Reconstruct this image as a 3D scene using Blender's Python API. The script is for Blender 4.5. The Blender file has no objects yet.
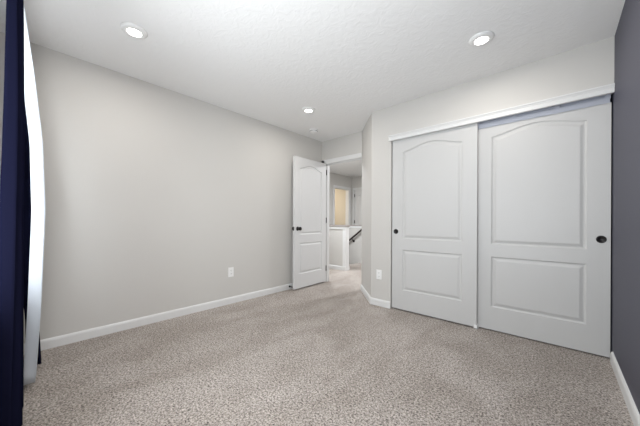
import bpy, bmesh, math, random
from mathutils import Vector, Matrix
random.seed(7)
D = bpy.data
SC = bpy.context.scene
COL = SC.collection
PI = math.pi

# ------------------------------------------------------------------ camera
YAW = 42.092
PITCH = 0.0
ROLL = -0.282
CAM_Z = 1.043
cam = D.cameras.new('camera')
cam.sensor_width = 36.0
cam.lens = 264.0 / 640.0 * 36.0
cam.shift_y = 8.65 / 640.0
cam.clip_start = 0.01
co = D.objects.new('camera', cam)
COL.objects.link(co)
co.location = (0, 0, CAM_Z)
co.rotation_euler = (Matrix.Rotation(math.radians(YAW), 3, 'Z') @ Matrix.Rotation(math.radians(90 + PITCH), 3, 'X')
                     @ Matrix.Rotation(math.radians(-ROLL), 3, 'Z')).to_euler()
SC.camera = co

# ------------------------------------------------------------------ world, light, exposure
SC.view_settings.view_transform = 'Standard'
SC.view_settings.look = 'None'
SC.view_settings.exposure = 0.40
SC.view_settings.gamma = 1.0
SC.view_settings.use_curve_mapping = False
w = D.worlds.new('sky')
SC.world = w
w.use_nodes = True
bg = w.node_tree.nodes['Background']
bg.inputs['Color'].default_value = (0.80, 0.90, 1.0, 1)
bg.inputs['Strength'].default_value = 1.2

CEIL = 2.44
def area_light(name, loc, rot, sx, sy, power, color, spread=PI):
    l = D.lights.new(name, 'AREA')
    l.shape = 'RECTANGLE'
    l.size, l.size_y = sx, sy
    l.energy = power
    l.color = color
    l.spread = spread
    o = D.objects.new(name, l)
    COL.objects.link(o)
    o.location = loc
    o.rotation_euler = rot
    return o
# daylight entering through the bedroom window (stands outside the glass, faces into the room)
area_light('window_daylight', (-1.15, -0.50, 1.35), (math.radians(90), 0, 0), 2.6, 1.5, 33, (0.95, 0.97, 1.0))
# light thrown up into the room by the bright ground outside
area_light('ground_bounce_daylight', (-1.15, -0.66, 0.30), (math.radians(158), 0, 0), 3.4, 0.6, 9, (0.97, 0.98, 1.0))
# added fill light beside the camera, turned up and left to brighten the ceiling
area_light('added_fill_light', (-0.35, -0.06, 0.95), Vector((-0.82, 0.45, 0.46)).to_track_quat('-Z', 'Y').to_euler(), 0.5, 0.3, 22, (0.97, 0.985, 1.0))
CAN_POWER = 5.0
CAN_COLOR = (1.0, 0.95, 0.885)

# ------------------------------------------------------------------ dimensions
XL = -3.079       # left wall
XR = 0.306       # right accent wall
YW = -0.16       # window wall
YB = 3.451        # wall with the doorway
YC = 2.936        # closet wall
KX = -1.770      # corner closet wall / angled wall
EX = -2.252       # end of the angled wall
DL, DR = -3.003, -2.245     # doorway
DH = 2.035
HX = -4.81       # hall far left wall
HY = 6.817        # hall far wall
T = 0.12

# ------------------------------------------------------------------ materials
def mat(name, color, rough=0.6, metal=0.0, bump=None, spec=0.5, emit=None):
    m = D.materials.new(name)
    m.use_nodes = True
    nt = m.node_tree
    b = nt.nodes['Principled BSDF']
    b.inputs['Base Color'].default_value = (*color, 1)
    b.inputs['Roughness'].default_value = rough
    b.inputs['Metallic'].default_value = metal
    b.inputs['Specular IOR Level'].default_value = spec
    if emit:
        b.inputs['Emission Color'].default_value = (*emit[0], 1)
        b.inputs['Emission Strength'].default_value = emit[1]
    if bump:
        scale, strength, dist, detail, stretch = bump
        tc = nt.nodes.new('ShaderNodeTexCoord')
        mp = nt.nodes.new('ShaderNodeMapping')
        mp.inputs['Scale'].default_value = stretch
        nz = nt.nodes.new('ShaderNodeTexNoise')
        nz.inputs['Scale'].default_value = scale
        nz.inputs['Detail'].default_value = detail
        bp = nt.nodes.new('ShaderNodeBump')
        bp.inputs['Strength'].default_value = strength
        bp.inputs['Distance'].default_value = dist
        nt.links.new(tc.outputs['Object'], mp.inputs['Vector'])
        nt.links.new(mp.outputs['Vector'], nz.inputs['Vector'])
        nt.links.new(nz.outputs['Fac'], bp.inputs['Height'])
        nt.links.new(bp.outputs['Normal'], b.inputs['Normal'])
    return m

M = {}
M['wall'] = mat('greige_wall_paint', (0.595, 0.580, 0.555), 0.75, bump=(160, 0.08, 0.002, 3, (1, 1, 1)), spec=0.25)
M['accent'] = mat('navy_accent_paint', (0.066, 0.066, 0.093), 0.55, bump=(160, 0.10, 0.002, 3, (1, 1, 1)), spec=0.45)
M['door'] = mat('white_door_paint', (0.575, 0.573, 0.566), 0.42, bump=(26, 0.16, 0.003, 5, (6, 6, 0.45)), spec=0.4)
M['hinged_door'] = mat('lit_white_door_paint', (0.68, 0.68, 0.68), 0.42, bump=(26, 0.16, 0.003, 5, (6, 6, 0.45)), spec=0.4)  # same white door paint, lightened so the colour carries the hinged doors' brighter light
M['trim'] = mat('white_trim_paint', (0.72, 0.72, 0.715), 0.40, spec=0.4)
M['plastic'] = mat('white_plastic', (0.85, 0.85, 0.84), 0.35)
M['slot'] = mat('outlet_slot', (0.06, 0.06, 0.06), 0.6)
M['bronze'] = mat('oil_rubbed_bronze', (0.022, 0.020, 0.020), 0.38, metal=0.6)
M['bronze_light'] = mat('bronze_pull_rim', (0.05, 0.048, 0.055), 0.35, metal=0.7)
M['steel'] = mat('aluminium_track', (0.54, 0.56, 0.63), 0.45, metal=0.3)
M['rail'] = mat('dark_stained_rail', (0.030, 0.020, 0.016), 0.40)
M['can'] = mat('downlight_trim', (0.82, 0.82, 0.81), 0.45)
M['lens'] = mat('downlight_lens', (0.9, 0.9, 0.88), 0.5, emit=((1.0, 0.97, 0.92), 9.0))
M['dark'] = mat('closet_shadow_paint', (0.45, 0.43, 0.41), 0.8)
M['capdark'] = mat('knee_wall_cap_paint', (0.33, 0.30, 0.28), 0.5)
M['vinyl'] = mat('white_vinyl_window', (0.8, 0.8, 0.8), 0.35)
M['warm'] = mat('tan_wall_paint', (0.64, 0.58, 0.48), 0.75)
M['closetwall'] = M['wall']

# ceiling: knock-down texture
def ceiling_mat():
    m = mat('textured_white_ceiling', (0.85, 0.85, 0.845), 0.85, spec=0.2)
    nt = m.node_tree; b = nt.nodes['Principled BSDF']
    tc = nt.nodes.new('ShaderNodeTexCoord')
    n1 = nt.nodes.new('ShaderNodeTexNoise'); n1.inputs['Scale'].default_value = 14; n1.inputs['Detail'].default_value = 6
    n1.inputs['Distortion'].default_value = 1.6
    r = nt.nodes.new('ShaderNodeValToRGB')
    r.color_ramp.elements[0].position = 0.42; r.color_ramp.elements[1].position = 0.62
    bp = nt.nodes.new('ShaderNodeBump'); bp.inputs['Strength'].default_value = 0.22; bp.inputs['Distance'].default_value = 0.005
    nt.links.new(tc.outputs['Object'], n1.inputs['Vector'])
    nt.links.new(n1.outputs['Fac'], r.inputs['Fac'])
    nt.links.new(r.outputs['Color'], bp.inputs['Height'])
    nt.links.new(bp.outputs['Normal'], b.inputs['Normal'])
    return m
M['ceiling'] = ceiling_mat()

def carpet_mat():
    m = mat('speckled_taupe_carpet', (0.4, 0.36, 0.33), 0.95, spec=0.05)
    nt = m.node_tree; b = nt.nodes['Principled BSDF']
    L = nt.links.new
    tc = nt.nodes.new('ShaderNodeTexCoord')
    def noise(scale, detail, dist=0.0, rough=0.6):
        n = nt.nodes.new('ShaderNodeTexNoise')
        n.inputs['Scale'].default_value = scale; n.inputs['Detail'].default_value = detail
        n.inputs['Distortion'].default_value = dist; n.inputs['Roughness'].default_value = rough
        L(tc.outputs['Object'], n.inputs['Vector'])
        return n
    fine = noise(98, 4, 0.6, 0.75)
    r = nt.nodes.new('ShaderNodeValToRGB')
    e = r.color_ramp.elements
    e[0].position = 0.36; e[0].color = (0.050, 0.038, 0.030, 1)
    e[1].position = 0.64; e[1].color = (0.68, 0.615, 0.56, 1)
    k = e.new(0.48); k.color = (0.315, 0.278, 0.250, 1)
    L(fine.outputs['Fac'], r.inputs['Fac'])
    # brushed pile: broad soft patches where the nap leans the other way
    mp = nt.nodes.new('ShaderNodeMapping'); mp.inputs['Scale'].default_value = (1.6, 0.9, 1); mp.inputs['Rotation'].default_value = (0, 0, 0.7)
    L(tc.outputs['Object'], mp.inputs['Vector'])
    big = nt.nodes.new('ShaderNodeTexNoise'); big.inputs['Scale'].default_value = 1.7; big.inputs['Detail'].default_value = 3
    big.inputs['Distortion'].default_value = 0.8
    L(mp.outputs['Vector'], big.inputs['Vector'])
    r2 = nt.nodes.new('ShaderNodeValToRGB')
    r2.color_ramp.elements[0].position = 0.40; r2.color_ramp.elements[0].color = (0.90, 0.885, 0.87, 1)
    r2.color_ramp.elements[1].position = 0.62; r2.color_ramp.elements[1].color = (1.08, 1.08, 1.09, 1)
    L(big.outputs['Fac'], r2.inputs['Fac'])
    mx = nt.nodes.new('ShaderNodeMix'); mx.data_type = 'RGBA'; mx.blend_type = 'MULTIPLY'
    mx.inputs['Factor'].default_value = 1.0
    L(r.outputs['Color'], mx.inputs['A']); L(r2.outputs['Color'], mx.inputs['B'])
    L(mx.outputs['Result'], b.inputs['Base Color'])
    bp = nt.nodes.new('ShaderNodeBump'); bp.inputs['Strength'].default_value = 0.7; bp.inputs['Distance'].default_value = 0.008
    L(fine.outputs['Fac'], bp.inputs['Height'])
    L(bp.outputs['Normal'], b.inputs['Normal'])
    b.inputs['Sheen Weight'].default_value = 0.15
    return m
M['carpet'] = carpet_mat()

def cloth_mat(name, color, transl, rough=0.9, sheer=0.0, weave=900):
    m = D.materials.new(name); m.use_nodes = True
    nt = m.node_tree; nt.nodes.clear(); L = nt.links.new
    out = nt.nodes.new('ShaderNodeOutputMaterial')
    d = nt.nodes.new('ShaderNodeBsdfDiffuse'); d.inputs['Color'].default_value = (*color, 1)
    t = nt.nodes.new('ShaderNodeBsdfTranslucent'); t.inputs['Color'].default_value = (*color, 1)
    mx = nt.nodes.new('ShaderNodeMixShader'); mx.inputs['Fac'].default_value = transl
    tc = nt.nodes.new('ShaderNodeTexCoord'); nz = nt.nodes.new('ShaderNodeTexNoise'); nz.inputs['Scale'].default_value = weave
    bp = nt.nodes.new('ShaderNodeBump'); bp.inputs['Strength'].default_value = 0.2; bp.inputs['Distance'].default_value = 0.001
    L(tc.outputs['Object'], nz.inputs['Vector']); L(nz.outputs['Fac'], bp.inputs['Height'])
    L(bp.outputs['Normal'], d.inputs['Normal'])
    L(d.outputs[0], mx.inputs[1]); L(t.outputs[0], mx.inputs[2])
    if sheer > 0:
        tr = nt.nodes.new('ShaderNodeBsdfTransparent')
        m2 = nt.nodes.new('ShaderNodeMixShader'); m2.inputs['Fac'].default_value = sheer
        L(mx.outputs[0], m2.inputs[1]); L(tr.outputs[0], m2.inputs[2]); L(m2.outputs[0], out.inputs['Surface'])
    else:
        L(mx.outputs[0], out.inputs['Surface'])
    return m
M['navy'] = cloth_mat('navy_curtain_cloth', (0.0068, 0.0074, 0.019), 0.04)
M['sheer'] = cloth_mat('white_sheer_voile', (0.84, 0.87, 0.91), 0.38, sheer=0.08)

def glass_mat():
    m = D.materials.new('window_glass'); m.use_nodes = True
    nt = m.node_tree; nt.nodes.clear(); L = nt.links.new
    out = nt.nodes.new('ShaderNodeOutputMaterial')
    tr = nt.nodes.new('ShaderNodeBsdfTransparent'); tr.inputs['Color'].default_value = (0.95, 0.97, 0.97, 1)
    g = nt.nodes.new('ShaderNodeBsdfGlossy'); g.inputs['Roughness'].default_value = 0.02
    f = nt.nodes.new('ShaderNodeLayerWeight'); f.inputs['Blend'].default_value = 0.12
    mx = nt.nodes.new('ShaderNodeMixShader')
    L(f.outputs['Fresnel'], mx.inputs['Fac']); L(tr.outputs[0], mx.inputs[1]); L(g.outputs[0], mx.inputs[2]); L(mx.outputs[0], out.inputs['Surface'])
    return m
M['glass'] = glass_mat()

# ------------------------------------------------------------------ helpers
def obj(name, bm, m, parent=None, smooth=False, recalc=True):
    if recalc:
        bmesh.ops.recalc_face_normals(bm, faces=bm.faces)
    me = D.meshes.new(name)
    bm.to_mesh(me); bm.free()
    if smooth:
        for p in me.polygons: p.use_smooth = True
    me.materials.append(m)
    o = D.objects.new(name, me)
    COL.objects.link(o)
    if parent: o.parent = parent
    return o

def box(bm, x0, x1, y0, y1, z0, z1, bev=0.0):
    r = bmesh.ops.create_cube(bm, size=1.0)
    vs = r['verts']
    for v in vs:
        v.co = Vector((x0 + (v.co.x + .5) * (x1 - x0), y0 + (v.co.y + .5) * (y1 - y0), z0 + (v.co.z + .5) * (z1 - z0)))
    if bev > 0:
        es = list({e for v in vs for e in v.link_edges})
        bmesh.ops.bevel(bm, geom=es, offset=bev, segments=2, affect='EDGES', profile=0.5)

def prism(bm, pts, z0, z1):
    """pts: plan polygon, extruded upward"""
    a = [bm.verts.new((x, y, z0)) for x, y in pts]
    b = [bm.verts.new((x, y, z1)) for x, y in pts]
    n = len(pts)
    bm.faces.new(a[::-1]); bm.faces.new(b)
    for i in range(n):
        bm.faces.new((a[i], a[(i+1) % n], b[(i+1) % n], b[i]))

def sweep(bm, path, prof):
    """sweep profile (offset to the left of travel, z) along plan path with mitred corners"""
    n = len(path); rows = []
    for i, p in enumerate(path):
        p = Vector(p)
        d0 = (p - Vector(path[i-1])).normalized() if i > 0 else None
        d1 = (Vector(path[i+1]) - p).normalized() if i < n-1 else None
        if d0 is None: d0 = d1
        if d1 is None: d1 = d0
        n0 = Vector((-d0.y, d0.x)); n1 = Vector((-d1.y, d1.x))
        m = (n0 + n1).normalized(); m = m / max(0.3, m.dot(n0))
        rows.append([bm.verts.new((p.x + m.x*o, p.y + m.y*o, z)) for o, z in prof])
    k = len(prof)
    for a, b in zip(rows, rows[1:]):
        for j in range(k):
            bm.faces.new((a[j], a[(j+1) % k], b[(j+1) % k], b[j]))
    bm.faces.new(rows[0][::-1]); bm.faces.new(rows[-1])

def lathe(bm, prof, seg=32, mtx=Matrix()):
    """prof: (radius, height) revolved about local z"""
    rings = []
    for r, h in prof:
        if r < 1e-6:
            rings.append([bm.verts.new(mtx @ Vector((0, 0, h)))])
        else:
            rings.append([bm.verts.new(mtx @ Vector((r*math.cos(2*PI*i/seg), r*math.sin(2*PI*i/seg), h))) for i in range(seg)])
    for a, b in zip(rings, rings[1:]):
        for i in range(seg):
            j = (i+1) % seg
            if len(a) == 1 and len(b) == 1: continue
            if len(a) == 1: bm.faces.new((a[0], b[i], b[j]))
            elif len(b) == 1: bm.faces.new((a[i], a[j], b[0]))
            else: bm.faces.new((a[i], a[j], b[j], b[i]))

def tube(bm, p0, p1, r, seg=16, r2=None):
    p0 = Vector(p0); p1 = Vector(p1)
    d = p1 - p0
    q = d.to_track_quat('Z', 'Y').to_matrix().to_4x4()
    lathe(bm, [(0, 0), (r, 0), (r2 or r, d.length), (0, d.length)], seg, Matrix.Translation(p0) @ q)

def empty(name, loc, rz=0):
    o = D.objects.new(name, None); COL.objects.link(o)
    o.empty_display_size = 0.1
    o.location = loc; o.rotation_euler = (0, 0, rz)
    return o

def tag(o, label=None, cat=None, group=None, kind=None):
    if label: o['label'] = label
    if cat: o['category'] = cat
    if group: o['group'] = group
    if kind: o['kind'] = kind
    return o

def struct(name, bm, m, label=None, cat=None, parent=None, smooth=False):
    o = obj(name, bm, m, parent, smooth)
    if parent is None: tag(o, label, cat, kind='structure')
    return o

# ------------------------------------------------------------------ room shell
ST0, ST1 = 4.66, 5.66        # stairwell between the two knee walls
SX = -3.362                   # top of the stairs
bm = bmesh.new()
def slab(x0, x1, y0, y1): box(bm, x0, x1, y0, y1, -0.25, 0.0)
slab(XL - T, XR + T, YW - T, YC + 0.72)                  # bedroom and closet
slab(XL - T, KX + 1.2, YC + 0.72, ST0)                   # doorway and hall
slab(HX - 2.4, XL - T, YB + T - 0.12, ST0)
slab(SX - 0.42, KX + 1.2, ST0, ST1 + 0.1)
slab(HX - 2.4, KX + 1.2, ST1 + 0.1, HY + T)
struct('floor', bm, M['carpet'], 'taupe speckled cut-pile carpet covering the bedroom and hall floor', 'carpet')

bm = bmesh.new()
box(bm, HX - 2.4, XR + T, YW - T, HY + T, CEIL, CEIL + 0.12)
struct('ceiling', bm, M['ceiling'], 'white textured ceiling with recessed lights', 'ceiling')

bm = bmesh.new()
box(bm, XL - T, XL, YW - T, YB + T, 0, CEIL)
struct('wall_left', bm, M['wall'], 'plain greige wall left of the open door', 'wall')
bm = bmesh.new()
box(bm, XR, XR + T, YW - T, YC + 0.72, 0, CEIL)
struct('wall_right', bm, M['accent'], 'dark navy-grey accent wall at the right edge', 'wall')

# window wall with its opening
WX0, WX1, WZ0, WZ1 = -2.60, 0.10, 0.62, 2.22
bm = bmesh.new()
box(bm, XL, WX0, YW - T, YW, 0, CEIL)
box(bm, WX1, XR, YW - T, YW, 0, CEIL)
box(bm, WX0, WX1, YW - T, YW, 0, WZ0)
box(bm, WX0, WX1, YW - T, YW, WZ1, CEIL)
struct('wall_near', bm, M['wall'], 'greige window wall behind the curtains at the left edge', 'wall')
# window
wr = tag(empty('window_1', ((WX0 + WX1)/2, YW - 0.07, WZ0)), 'white vinyl window behind the curtains', 'window', kind='structure')
def wl(bm):
    for v in bm.verts: v.co -= Vector(wr.location)
bm = bmesh.new()
fw = 0.05; y0, y1 = YW - 0.10, YW - 0.04
box(bm, WX0, WX1, y0, y1, WZ0, WZ0 + fw); box(bm, WX0, WX1, y0, y1, WZ1 - fw, WZ1)
for xx in (WX0, (WX0 + WX1)/2 - fw/2, WX1 - fw): box(bm, xx, xx + fw, y0, y1, WZ0 + fw, WZ1 - fw)
wl(bm); obj('window_frame', bm, M['vinyl'], wr)
bm = bmesh.new()
bm.faces.new([bm.verts.new((x, YW - 0.072, z)) for x, z in ((WX0 + fw, WZ0 + fw), (WX1 - fw, WZ0 + fw), (WX1 - fw, WZ1 - fw), (WX0 + fw, WZ1 - fw))])
wl(bm); obj('pane', bm, M['glass'], wr, recalc=False)
bm = bmesh.new(); box(bm, WX0 - 0.03, WX1 + 0.03, YW - 0.035, YW + 0.02, WZ0 - 0.02, WZ0, 0.004); wl(bm); obj('window_sill', bm, M['trim'], wr)

# wall with the doorway
bm = bmesh.new()
box(bm, XL, DL - 0.02, YB, YB + T, 0, CEIL)
box(bm, DL - 0.02, DR + 0.02, YB, YB + T, DH + 0.02, CEIL)
struct('wall_back', bm, M['wall'], 'greige wall above the open doorway', 'wall')

# angled wall + closet wall (header above the sliding doors)
CX0 = -1.499
bm = bmesh.new()
prism(bm, [(EX, YB), (KX, YC), (CX0, YC), (CX0, YC + 0.11), (KX + 0.05, YC + 0.11), (EX + 0.10, YB + T), (DR + 0.02, YB + T), (DR + 0.02, YB)], 0, CEIL)
box(bm, CX0, XR, YC, YC + 0.11, 2.045, CEIL)
struct('wall_closet', bm, M['wall'], 'greige closet wall with its angled corner beside the doorway', 'wall')
bm = bmesh.new()
box(bm, CX0 - 0.25, XR, YC + 0.64, YC + 0.70, 0, CEIL)
box(bm, CX0 - 0.25, CX0 - 0.19, YC + 0.11, YC + 0.64, 0, CEIL)
struct('wall_closet_inside', bm, M['wall'])

# hall walls
bm = bmesh.new()
OY0, OY1, OH = 5.945, 6.66, 2.04
box(bm, HX - T, HX, YB, OY0, -1.5, CEIL); box(bm, HX - T, HX, OY1, HY + T, -1.5, CEIL)
box(bm, HX - T, HX, OY0, OY1, OH, CEIL); box(bm, HX - T, HX, OY0, OY1, -1.5, 0)
struct('wall_hall_left', bm, M['wall'])
bm = bmesh.new()
FDX = -4.718    # hall door, left side of its opening
box(bm, HX, FDX, HY, HY + T, 0, CEIL); box(bm, FDX + 0.76, KX + 1.2, HY, HY + T, 0, CEIL)
box(bm, FDX, FDX + 0.76, HY, HY + T, DH, CEIL)
struct('wall_hall_back', bm, M['wall'])
bm = bmesh.new()
box(bm, KX + 1.08, KX + 1.2, YC + 0.72, HY, 0, CEIL)
struct('wall_hall_right', bm, M['wall'])
bm = bmesh.new()
box(bm, HX, XL - T, YB, YB + T, 0, CEIL)
box(bm, EX + 0.1, KX + 1.08, YB + 0.30, YB + 0.40, 0, CEIL)
struct('wall_hall_front', bm, M['wall'])
# warm-lit room through the far doorway
bm = bmesh.new()
box(bm, HX - 2.4, HX - T, HY + 0.0, HY + T, 0, CEIL); box(bm, HX - 2.4, HX - T, 5.35, 5.45, 0, CEIL)
box(bm, HX - 2.4, HX - 2.3, 5.45, HY, 0, CEIL)
struct('wall_far_room', bm, M['warm'], 'tan wall of the warm-lit room beyond the hall doorway', 'wall')

# knee walls round the stairwell
KH = 0.935
bm = bmesh.new(); box(bm, HX, SX - 0.085, ST0 - 0.11, ST0, -1.5, KH)
struct('wall_knee', bm, M['wall'], 'low greige knee wall in the hall in front of the stairs', 'knee wall')
bm = bmesh.new(); box(bm, HX, KX + 1.08, ST1, ST1 + 0.1, -1.5, KH)
struct('wall_knee_far', bm, M['wall'], 'low greige knee wall on the far side of the stairs behind the handrail', 'knee wall')
bm = bmesh.new()
for o_, (ya, yb, xb) in ((0, (ST0 - 0.11, ST0, SX)), (1, (ST1, ST1 + 0.1, KX + 1.08))):
    box(bm, HX, xb + 0.008, ya - 0.012, ya, KH - 0.05, KH)
box(bm, SX - 0.085, SX, ST0 - 0.115, ST0 + 0.005, 0, KH, 0.003)
box(bm, SX - 0.09, SX + 0.01, ST0 - 0.127, ST0 + 0.012, 0, 0.085, 0.003)
struct('trim_knee_wall', bm, M['trim'], 'white painted cap and end post of the hall knee walls', 'trim')
bm = bmesh.new()
for ya, yb, xb in ((ST0 - 0.11, ST0, SX), (ST1, ST1 + 0.1, KX + 1.08)):
    box(bm, HX, xb + 0.02, ya - 0.02, yb + 0.02, KH, KH + 0.025, 0.004)
struct('trim_knee_cap', bm, M['capdark'], 'grey cap board on the hall knee walls', 'trim')
# stairs going down to the left
bm = bmesh.new()
for i in range(3):
    box(bm, SX - 0.42 - 0.27*(i+1), SX - 0.42 - 0.27*i, ST0, ST1, -1.5, -0.19*(i+1))
struct('staircase', bm, M['carpet'])

# baseboards
BH = 0.083
prof = [(0, 0), (0.014, 0), (0.014, BH - 0.022), (0.011, BH - 0.010), (0.006, BH - 0.003), (0.0, BH)]
def mir(path): return path
bm = bmesh.new(); sweep(bm, [(XL, YB), (XL, YW)], prof)
struct('baseboard_left', bm, M['trim'])
bm = bmesh.new(); sweep(bm, [(XR, YW), (XR, YC + 0.0)], prof)
struct('baseboard_right', bm, M['trim'])
bm = bmesh.new(); sweep(bm, [(CX0 - 0.002, YC), (KX, YC), (EX + 0.005, YB - 0.005)], prof)
struct('baseboard_closet', bm, M['trim'])
bm = bmesh.new(); sweep(bm, [(XL + 0.014, YW), (XR - 0.014, YW)], prof)
struct('baseboard_near', bm, M['trim'])
bm = bmesh.new(); sweep(bm, [(SX - 0.09, ST0 - 0.11), (HX, ST0 - 0.11)], prof)
sweep(bm, [(KX + 1.08, ST1), (SX - 0.20, ST1)], prof)
sweep(bm, [(HX + 0.0, OY0 - 0.064), (HX, ST1 + 0.1)], prof)
struct('baseboard_hall', bm, M['trim'])

# bedroom doorway casing, jambs and stop
bm = bmesh.new()
cw = 0.070
box(bm, DL - 0.005 - cw, DL - 0.005, YB - 0.014, YB, 0, DH + cw, 0.003)
box(bm, DL - 0.005 - cw, EX + 0.0, YB - 0.014, YB, DH + 0.003, DH + 0.003 + cw, 0.003)
box(bm, DL - 0.02, DL, YB, YB + T, 0, DH + 0.02)
box(bm, DR, DR + 0.02, YB, YB + T, 0, DH + 0.02)
box(bm, DL, DR, YB, YB + T, DH, DH + 0.02)
box(bm, DL, DL + 0.012, YB + 0.045, YB + 0.08, 0, DH)
box(bm, DL, DR, YB + 0.045, YB + 0.08, DH - 0.012, DH)
struct('trim_doorway', bm, M['trim'], 'white casing and jamb of the open bedroom doorway', 'door casing')
# hall door and cased opening trims
bm = bmesh.new()
ct = 0.062
box(bm, HX, HX + 0.015, OY0 - ct, OY0, 0, OH + ct, 0.003); box(bm, HX, HX + 0.015, OY1, OY1 + ct, 0, OH + ct, 0.003)
box(bm, HX, HX + 0.015, OY0, OY1, OH, OH + ct, 0.003)
box(bm, HX - T, HX, OY0, OY0 + 0.018, 0, OH); box(bm, HX - T, HX, OY1 - 0.018, OY1, 0, OH); box(bm, HX - T, HX, OY0, OY1, OH - 0.018, OH)
struct('trim_far_doorway', bm, M['trim'], 'white casing around the warm-lit doorway across the hall', 'door casing')
bm = bmesh.new()
box(bm, FDX - ct, FDX, HY - 0.015, HY, 0, DH + ct, 0.003); box(bm, FDX + 0.76, FDX + 0.76 + ct, HY - 0.015, HY, 0, DH + ct, 0.003)
box(bm, FDX, FDX + 0.76, HY - 0.015, HY, DH, DH + ct, 0.003)
struct('trim_hall_door', bm, M['trim'], 'white casing around the closed hall door', 'door casing')

# ------------------------------------------------------------------ moulded two-panel doors
def arch(s): return (max(0.0, 0.5 - 0.5*math.cos(2*PI*s)))**0.75
def panel_loop(bm, a, b, c, d, rise, inset, y, n=28):
    """closed loop of verts in the local xz plane; top edge is a cathedral arch when rise > 0"""
    pts = [(a + inset, c + inset), (b - inset, c + inset)]
    for i in range(n + 1):
        s = 1 - i/n
        x = a + inset + (b - a - 2*inset)*s
        pts.append((x, d - inset + rise*arch(s)))
    return [bm.verts.new((x, y, z)) for x, z in pts]
STEPS = [(0.0, 0.0), (0.005, 0.0065), (0.012, 0.0100), (0.021, 0.0090), (0.038, 0.0020), (0.042, 0.0010)]
def door_side(bm, w, h, y, sgn, panels):
    """one moulded face at local y; sgn = +1 if the recess goes toward +y"""
    corners = [bm.verts.new(p) for p in ((0, y, 0), (w, y, 0), (w, y, h), (0, y, h))]
    edges = [bm.edges.new((corners[i], corners[(i+1) % 4])) for i in range(4)]
    for (a, b, c, d, rise) in panels:
        loops = [panel_loop(bm, a, b, c, d, rise, i, y + sgn*dep) for i, dep in STEPS]
        k = len(loops[0])
        for i in range(k): edges.append(bm.edges.new((loops[0][i], loops[0][(i+1) % k])))
        for L0, L1 in zip(loops, loops[1:]):
            for i in range(k):
                j = (i+1) % k
                bm.faces.new((L0[i], L0[j], L1[j], L1[i]))
        bm.faces.new(loops[-1])
    bmesh.ops.triangle_fill(bm, use_beauty=True, edges=edges)
    return corners
def door_slab(w, h, th, panels):
    """local x 0..w, z 0..h, front face at y=0, back at y=th"""
    bm = bmesh.new()
    A = door_side(bm, w, h, 0, 1, panels)
    B = door_side(bm, w, h, th, -1, panels)
    for i in range(4):
        j = (i+1) % 4
        bm.faces.new((A[i], A[j], B[j], B[i]))
    return bm
def panels_for(w, st, z):
    lo0, lo1, up0, up1, rise = z
    return [(st, w - st, lo0, lo1, 0.0), (st, w - st, up0, up1, rise)]

def cup_pull(root, x, z, y=0.0):
    """round flush pull let into a sliding door face at local y, facing -y"""
    mt = Matrix.Translation((x, y, z)) @ Matrix.Rotation(PI/2, 4, 'X')
    bm = bmesh.new()
    lathe(bm, [(0, 0.0008), (0.0205, 0.0008), (0.022, 0.0040), (0.0265, 0.0045), (0.0290, 0.0030), (0.0295, 0.0), (0, -0.002)], 32, mt)
    return obj('cup_pull', bm, M['bronze'], root, True)

# closet sliding doors
CZ = 0.016
pz = (0.228, 0.703, 0.832, 1.848, 0.070)
d1 = tag(empty('door_1', (-1.489, YC + 0.012, CZ)), 'left closet sliding door, in front, with a small round pull near its left edge', 'closet door', kind='structure')
W1 = 0.897
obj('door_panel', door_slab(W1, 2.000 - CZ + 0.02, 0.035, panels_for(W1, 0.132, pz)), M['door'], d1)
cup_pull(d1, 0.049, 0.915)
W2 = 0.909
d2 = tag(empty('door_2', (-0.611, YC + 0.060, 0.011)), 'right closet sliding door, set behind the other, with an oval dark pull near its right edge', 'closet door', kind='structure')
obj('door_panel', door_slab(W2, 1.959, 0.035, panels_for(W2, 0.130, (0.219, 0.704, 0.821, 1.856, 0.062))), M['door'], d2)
cup_pull(d2, W2 - 0.050, 0.905)

# closet header fascia, track and jambs
bm = bmesh.new()
sweep(bm, [(XR - 0.001, YC), (CX0 - 0.022, YC)], [(0.0, 2.016), (0.026, 2.016), (0.026, 2.050), (0.030, 2.053), (0.032, 2.061), (0.038, 2.065), (0.040, 2.076), (0.0, 2.076)])
struct('trim_closet_header', bm, M['trim'], 'white moulded fascia board across the top of the closet doors', 'trim')
bm = bmesh.new()
TX0, TX1 = CX0 + 0.003, XR - 0.016
box(bm, TX0, TX1, YC + 0.050, YC + 0.100, 2.040, 2.0445)
box(bm, TX0, TX1, YC + 0.054, YC + 0.057, 1.968, 2.008)
box(bm, TX0, TX1, YC + 0.098, YC + 0.101, 1.975, 2.042)
for k in range(7): box(bm, TX0 + 0.02 + k*0.29, TX0 + 0.05 + k*0.29, YC + 0.057, YC + 0.060, 2.0, 2.042)
box(bm, TX0, TX1, YC + 0.057, YC + 0.100, 1.9745, 1.977)
tag(obj('sliding_door_track', bm, M['steel']), 'grey metal sliding track above the right closet door', 'door track')
bm = bmesh.new()
box(bm, -0.615, -0.585, YC + 0.006, YC + 0.011, 0.0, 0.040, 0.001)
box(bm, -0.615, -0.585, YC + 0.006, YC + 0.105, 0.0, 0.006, 0.001)
box(bm, -0.615, -0.585, YC + 0.051, YC + 0.056, 0.0, 0.040, 0.001)
tag(obj('door_guide', bm, M['plastic']), 'small white floor guide where the two closet doors overlap', 'door guide')

# hinged bedroom door, open 90 degrees (local x runs from hinge to free edge)
W3 = 0.752; TH = 0.035
d3 = tag(empty('door_3', (DL + 0.004, YB - 0.018, 0.022), math.radians(-88.0)), 'open white two-panel bedroom door standing by the left wall', 'door', kind='structure')
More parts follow.
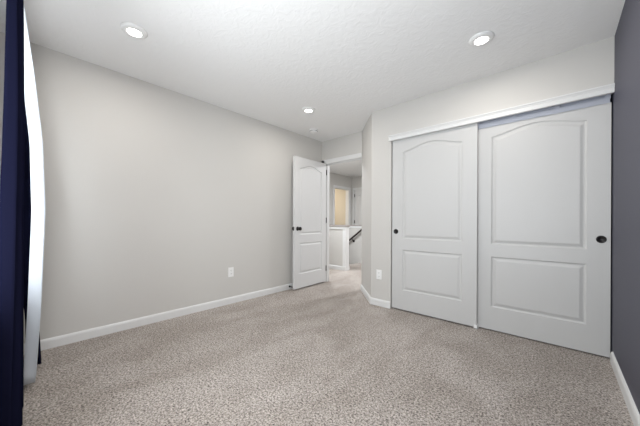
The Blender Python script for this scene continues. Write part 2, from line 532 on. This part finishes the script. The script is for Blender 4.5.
# local +x -> world -y ; local +y -> world +x.  visible face is the local y=TH side
obj('door_panel', door_slab(W3, 2.012, TH, panels_for(W3, 0.112, (0.217, 0.692, 0.822, 1.845, 0.066))), M['hinged_door'], d3)
def knob(root, x, z, side):
    yb = TH if side > 0 else 0.0
    rot = Matrix.Rotation(-PI/2 if side > 0 else PI/2, 4, 'X')
    bm = bmesh.new()
    lathe(bm, [(0, 0), (0.032, 0), (0.032, 0.004), (0.027, 0.009), (0.012, 0.011), (0.011, 0.030), (0.016, 0.036), (0.026, 0.044), (0.029, 0.054), (0.026, 0.064), (0.016, 0.069), (0, 0.070)], 32,
          Matrix.Translation((x, yb, z)) @ rot)
    return obj('door_knob', bm, M['bronze'], root, True)
knob(d3, W3 - 0.066, 0.913, 1)
knob(d3, W3 - 0.066, 0.913, -1)
bm = bmesh.new(); box(bm, W3 - 0.0005, W3 + 0.0015, 0.006, 0.029, 0.885, 0.942); obj('latch_plate', bm, M['bronze'], d3)
for z in (0.18, 1.0, 1.82):
    bm = bmesh.new()
    tube(bm, (-0.004, TH + 0.004, z), (-0.004, TH + 0.004, z + 0.09), 0.006, 12)
    box(bm, -0.0015, 0.0, 0.004, TH + 0.004, z, z + 0.09)
    obj('hinge', bm, M['bronze'], d3)
# closed door in the hall
d4 = tag(empty('door_4', (FDX + 0.004, HY + 0.004, 0.01)), 'closed white door on the far wall of the hall', 'door', kind='structure')
obj('door_panel', door_slab(0.752, 2.022, TH, panels_for(0.752, 0.112, (0.217, 0.692, 0.822, 1.845, 0.068))), M['hinged_door'], d4)
for z in (0.18, 0.99, 1.80):
    bm = bmesh.new(); tube(bm, (0.008, -0.008, z), (0.008, -0.008, z + 0.09), 0.011, 12); obj('hinge', bm, M['bronze'], d4)

# ------------------------------------------------------------------ recessed lights
def make_can(x, y):
    root = empty('recessed_light', (x, y, CEIL))
    bm = bmesh.new()
    lathe(bm, [(0.044, -0.012), (0.048, -0.018), (0.066, -0.017), (0.078, -0.011), (0.084, -0.003), (0.084, 0.0)], 48)
    bmesh.ops.holes_fill(bm, edges=[e for e in bm.edges if e.is_boundary and abs(e.verts[0].co.z) < 1e-6], sides=0)
    obj('trim_ring', bm, M['can'], root, True)
    bm = bmesh.new()
    lathe(bm, [(0.0, -0.0165), (0.046, -0.0145)], 48)
    obj('lens', bm, M['lens'], root)
    return root
def can_lamp(x, y):
    l = D.lights.new('downlight_bulb', 'AREA'); l.shape = 'DISK'; l.size = 0.12
    l.energy = CAN_POWER; l.color = CAN_COLOR
    o = D.objects.new('downlight_bulb', l); COL.objects.link(o); o.location = (x, y, CEIL - 0.022)
cans = [(-2.318, 0.520, 'round recessed ceiling light nearest the curtains'),
        (-2.320, 2.345, 'round recessed ceiling light nearest the open door'),
        (-0.44, 2.307, 'round recessed ceiling light above the closet doors'),
        (-0.44, 0.532, 'round recessed ceiling light above the camera, out of the photo')]
for i, (x, y, lab) in enumerate(cans):
    if i < 3:
        tag(make_can(x, y), lab, 'ceiling light', 'recessed lights in the bedroom ceiling')
    can_lamp(x, y)

# smoke detector
bm = bmesh.new()
sd = tag(empty('smoke_detector', (-2.784, 2.927, CEIL)), 'white round smoke detector on the ceiling near the doorway corner', 'smoke detector')
lathe(bm, [(0, 0), (0.074, 0), (0.074, -0.010), (0.062, -0.012), (0, -0.012)], 40); obj('base_plate', bm, M['plastic'], sd, False)
bm = bmesh.new()
lathe(bm, [(0, -0.012), (0.060, -0.012), (0.060, -0.026), (0.052, -0.035), (0.026, -0.038), (0.024, -0.034), (0.018, -0.034), (0.016, -0.038), (0, -0.038)], 40)
obj('cover', bm, M['plastic'], sd, False)
bm = bmesh.new()
for k in range(18):
    a = 2*PI*k/18
    m4 = Matrix.Rotation(a, 4, 'Z')
    r = bmesh.ops.create_cube(bm, size=1)
    for v in r['verts']: v.co = m4 @ Vector((0.0605 + v.co.x*0.002, v.co.y*0.012, -0.019 + v.co.z*0.006))
obj('vent_slots', bm, M['slot'], sd)

# outlets
def outlet(loc, rz, label):
    """plate faces local -y"""
    root = tag(empty('wall_outlet', loc, rz), label, 'outlet')
    bm = bmesh.new(); box(bm, -0.037, 0.037, -0.006, 0, -0.060, 0.060, 0.0025); obj('cover_plate', bm, M['plastic'], root)
    for s in (-1, 1):
        bm = bmesh.new(); box(bm, -0.0165, 0.0165, -0.0085, -0.006, s*0.0215 - 0.014, s*0.0215 + 0.014, 0.001)
        f = obj('receptacle', bm, M['plastic'], root)
        bm = bmesh.new()
        for dx in (-0.0065, 0.0065): box(bm, dx - 0.0012, dx + 0.0012, -0.0090, -0.0085, s*0.0215 - 0.002, s*0.0215 + 0.007)
        box(bm, -0.002, 0.002, -0.0090, -0.0085, s*0.0215 - 0.010, s*0.0215 - 0.006)
        obj('slots', bm, M['slot'], f)
    return root
outlet((XL, 1.727, 0.399), PI/2, 'white electrical outlet low on the left greige wall')
outlet((-1.655, YC, 0.388), 0, 'white electrical outlet on the narrow wall beside the closet')

# spring door stop on the left baseboard behind the open door
ds = tag(empty('door_stop', (XL + 0.014, 2.70, 0.045)), 'small black door stop on the baseboard behind the open door', 'door stop')
bm = bmesh.new(); tube(bm, (0, 0, 0), (0.006, 0, 0), 0.014, 20); obj('mount', bm, M['bronze'], ds)
bm = bmesh.new()
prev = None
for k in range(9): tube(bm, (0.006 + k*0.006, 0, 0), (0.010 + k*0.006, 0, 0), 0.0065, 14); tube(bm, (0.010 + k*0.006, 0, 0), (0.012 + k*0.006, 0, 0), 0.0048, 14)
obj('spring', bm, M['bronze'], ds)
bm = bmesh.new(); tube(bm, (0.060, 0, 0), (0.074, 0, 0), 0.009, 16); obj('tip', bm, M['bronze'], ds)

# ------------------------------------------------------------------ stair handrail on the far stairwell wall
hr = tag(empty('handrail', (SX, ST1, 0)), 'dark stained handrail rising along the wall behind the stairs', 'handrail')
def hp(x, dy=0): return Vector((x - SX, -0.065 + dy, 0.840 + (x + 3.656)*0.746))
bm = bmesh.new()
tube(bm, hp(-4.55), hp(-3.30), 0.024, 16)
obj('rail', bm, M['rail'], hr, False)
for x in (-3.93, -3.42):
    bm = bmesh.new()
    p = hp(x)
    tube(bm, (p.x, 0.0, p.z - 0.09), (p.x, -0.008, p.z - 0.09), 0.030, 20)
    tube(bm, (p.x, -0.008, p.z - 0.09), (p.x, -0.060, p.z - 0.07), 0.009, 12)
    tube(bm, (p.x, -0.060, p.z - 0.075), (p.x, -0.065, p.z - 0.02), 0.009, 12)
    obj('bracket', bm, M['bronze'], hr)

# ------------------------------------------------------------------ curtains and rod
def lerp(a, b, t): return a + (b - a)*t
def interp(tbl, z):
    for (z0, a), (z1, b) in zip(tbl, tbl[1:]):
        if z <= z1: return (lerp(a, b, (z - z0)/(z1 - z0)) if z > z0 else a)
    return tbl[-1][1]
def curtain(bm, far, near, z0, z1, center, amp, folds, phase=0.0, nx=90, nz=44, seed=0):
    rr = random.Random(seed)
    jit = [rr.uniform(0.75, 1.15) for _ in range(folds*2 + 4)]
    grid = []
    for j in range(nz + 1):
        tz = j/nz; z = lerp(z0, z1, tz)
        row = []
        xa, xb = interp(far, z), interp(near, z)
        for i in range(nx + 1):
            t = i/nx
            a = interp(amp, z)*jit[int(t*folds*2)]
            c = interp(center, z)
            y = c + a*math.sin(phase + t*folds*2*PI + 0.25*math.sin(z*2.1 + t*5))
            x = lerp(xa, xb, t) + 0.012*math.sin(z*3 + t*17)
            row.append(bm.verts.new((x, y, z)))
        grid.append(row)
    for j in range(nz):
        for i in range(nx):
            bm.faces.new((grid[j][i], grid[j][i+1], grid[j+1][i+1], grid[j+1][i]))
def finish_cloth(o, th):
    md = o.modifiers.new('thickness', 'SOLIDIFY'); md.thickness = th; md.offset = 0
RZ = 2.355
bm = bmesh.new()
curtain(bm, [(0, -2.200), (2.4, -2.150)], [(0, -1.80), (2.4, -1.74)], 0.020, 2.41,
        [(0, -0.054), (1.1, -0.052), (1.6, -0.046), (2.4, -0.042)], [(0, 0.036), (1.2, 0.032), (2.10, 0.022), (2.41, 0.018)], 4, 0.4, seed=2)
o = obj('navy_curtain', bm, M['navy'], None, True, False); finish_cloth(o, 0.003)
tag(o, 'navy blue curtain panel nearest the camera at the left edge', 'curtain', 'navy curtain panels')
bm = bmesh.new()
curtain(bm, [(0, -2.93), (2.4, -3.00)], [(0, -2.72), (1.0, -2.76), (1.8, -2.86), (2.4, -2.95)], 0.020, 2.40,
        [(0, 0.034), (0.35, 0.022), (0.6, 0.00), (2.4, -0.03)], [(0, 0.032), (0.5, 0.026), (1.2, 0.022), (2.4, 0.012)], 3, 1.9, nx=60, seed=5)
o = obj('navy_curtain', bm, M['navy'], None, True, False); finish_cloth(o, 0.003)
tag(o, 'dark curtain panel in the corner, showing as a sliver behind the white sheer', 'curtain', 'navy curtain panels')
bm = bmesh.new()
curtain(bm, [(0, -2.62), (0.6, -2.66), (1.6, -2.70), (2.2, -2.86), (2.42, -2.92)], [(0, -2.42), (0.6, -2.22), (2.4, -2.21)], 0.030, 2.41,
        [(0, 0.010), (0.5, 0.030), (1.1, 0.046), (1.5, 0.036), (1.9, 0.002), (2.3, -0.042), (2.41, -0.050)], [(0, 0.026), (1.2, 0.028), (2.2, 0.022), (2.41, 0.018)], 4, 2.2, nx=90, seed=9)
o = obj('sheer_curtain', bm, M['sheer'], None, True, False); finish_cloth(o, 0.0015)
tag(o, 'white sheer curtain hanging between the two navy panels', 'curtain')
rod = tag(empty('curtain_rod', (-1.4, -0.042, RZ)), 'thin dark curtain rod above the window carrying the curtains', 'curtain rod')
bm = bmesh.new(); tube(bm, (-1.60, 0, 0), (1.65, 0, 0), 0.008, 14); obj('rod', bm, M['bronze'], rod, True)
for x in (-0.62, 0.45, 1.60):
    bm = bmesh.new(); box(bm, x - 0.010, x + 0.010, YW + 0.042, YW + 0.046, -0.035, 0.035); box(bm, x - 0.005, x + 0.005, YW + 0.045, -0.008, -0.004, 0.004)
    obj('bracket', bm, M['bronze'], rod)

# ------------------------------------------------------------------ lamps of the hall and the room beyond (out of sight)
def disk(name, loc, power, color, size=0.2):
    l = D.lights.new(name, 'AREA'); l.shape = 'DISK'; l.size = size; l.energy = power; l.color = color
    o = D.objects.new(name, l); COL.objects.link(o); o.location = loc
disk('hall_ceiling_lamp', (-2.0, 5.0, CEIL - 0.03), 36, (0.97, 0.98, 1.0), 0.3)
disk('hall_ceiling_lamp_by_door', (-3.6, 4.05, CEIL - 0.03), 33, (0.92, 0.96, 1.0), 0.3)
disk('far_room_lamp', (HX - 1.3, 6.0, CEIL - 0.03), 19, (1.0, 0.92, 0.80), 0.3)
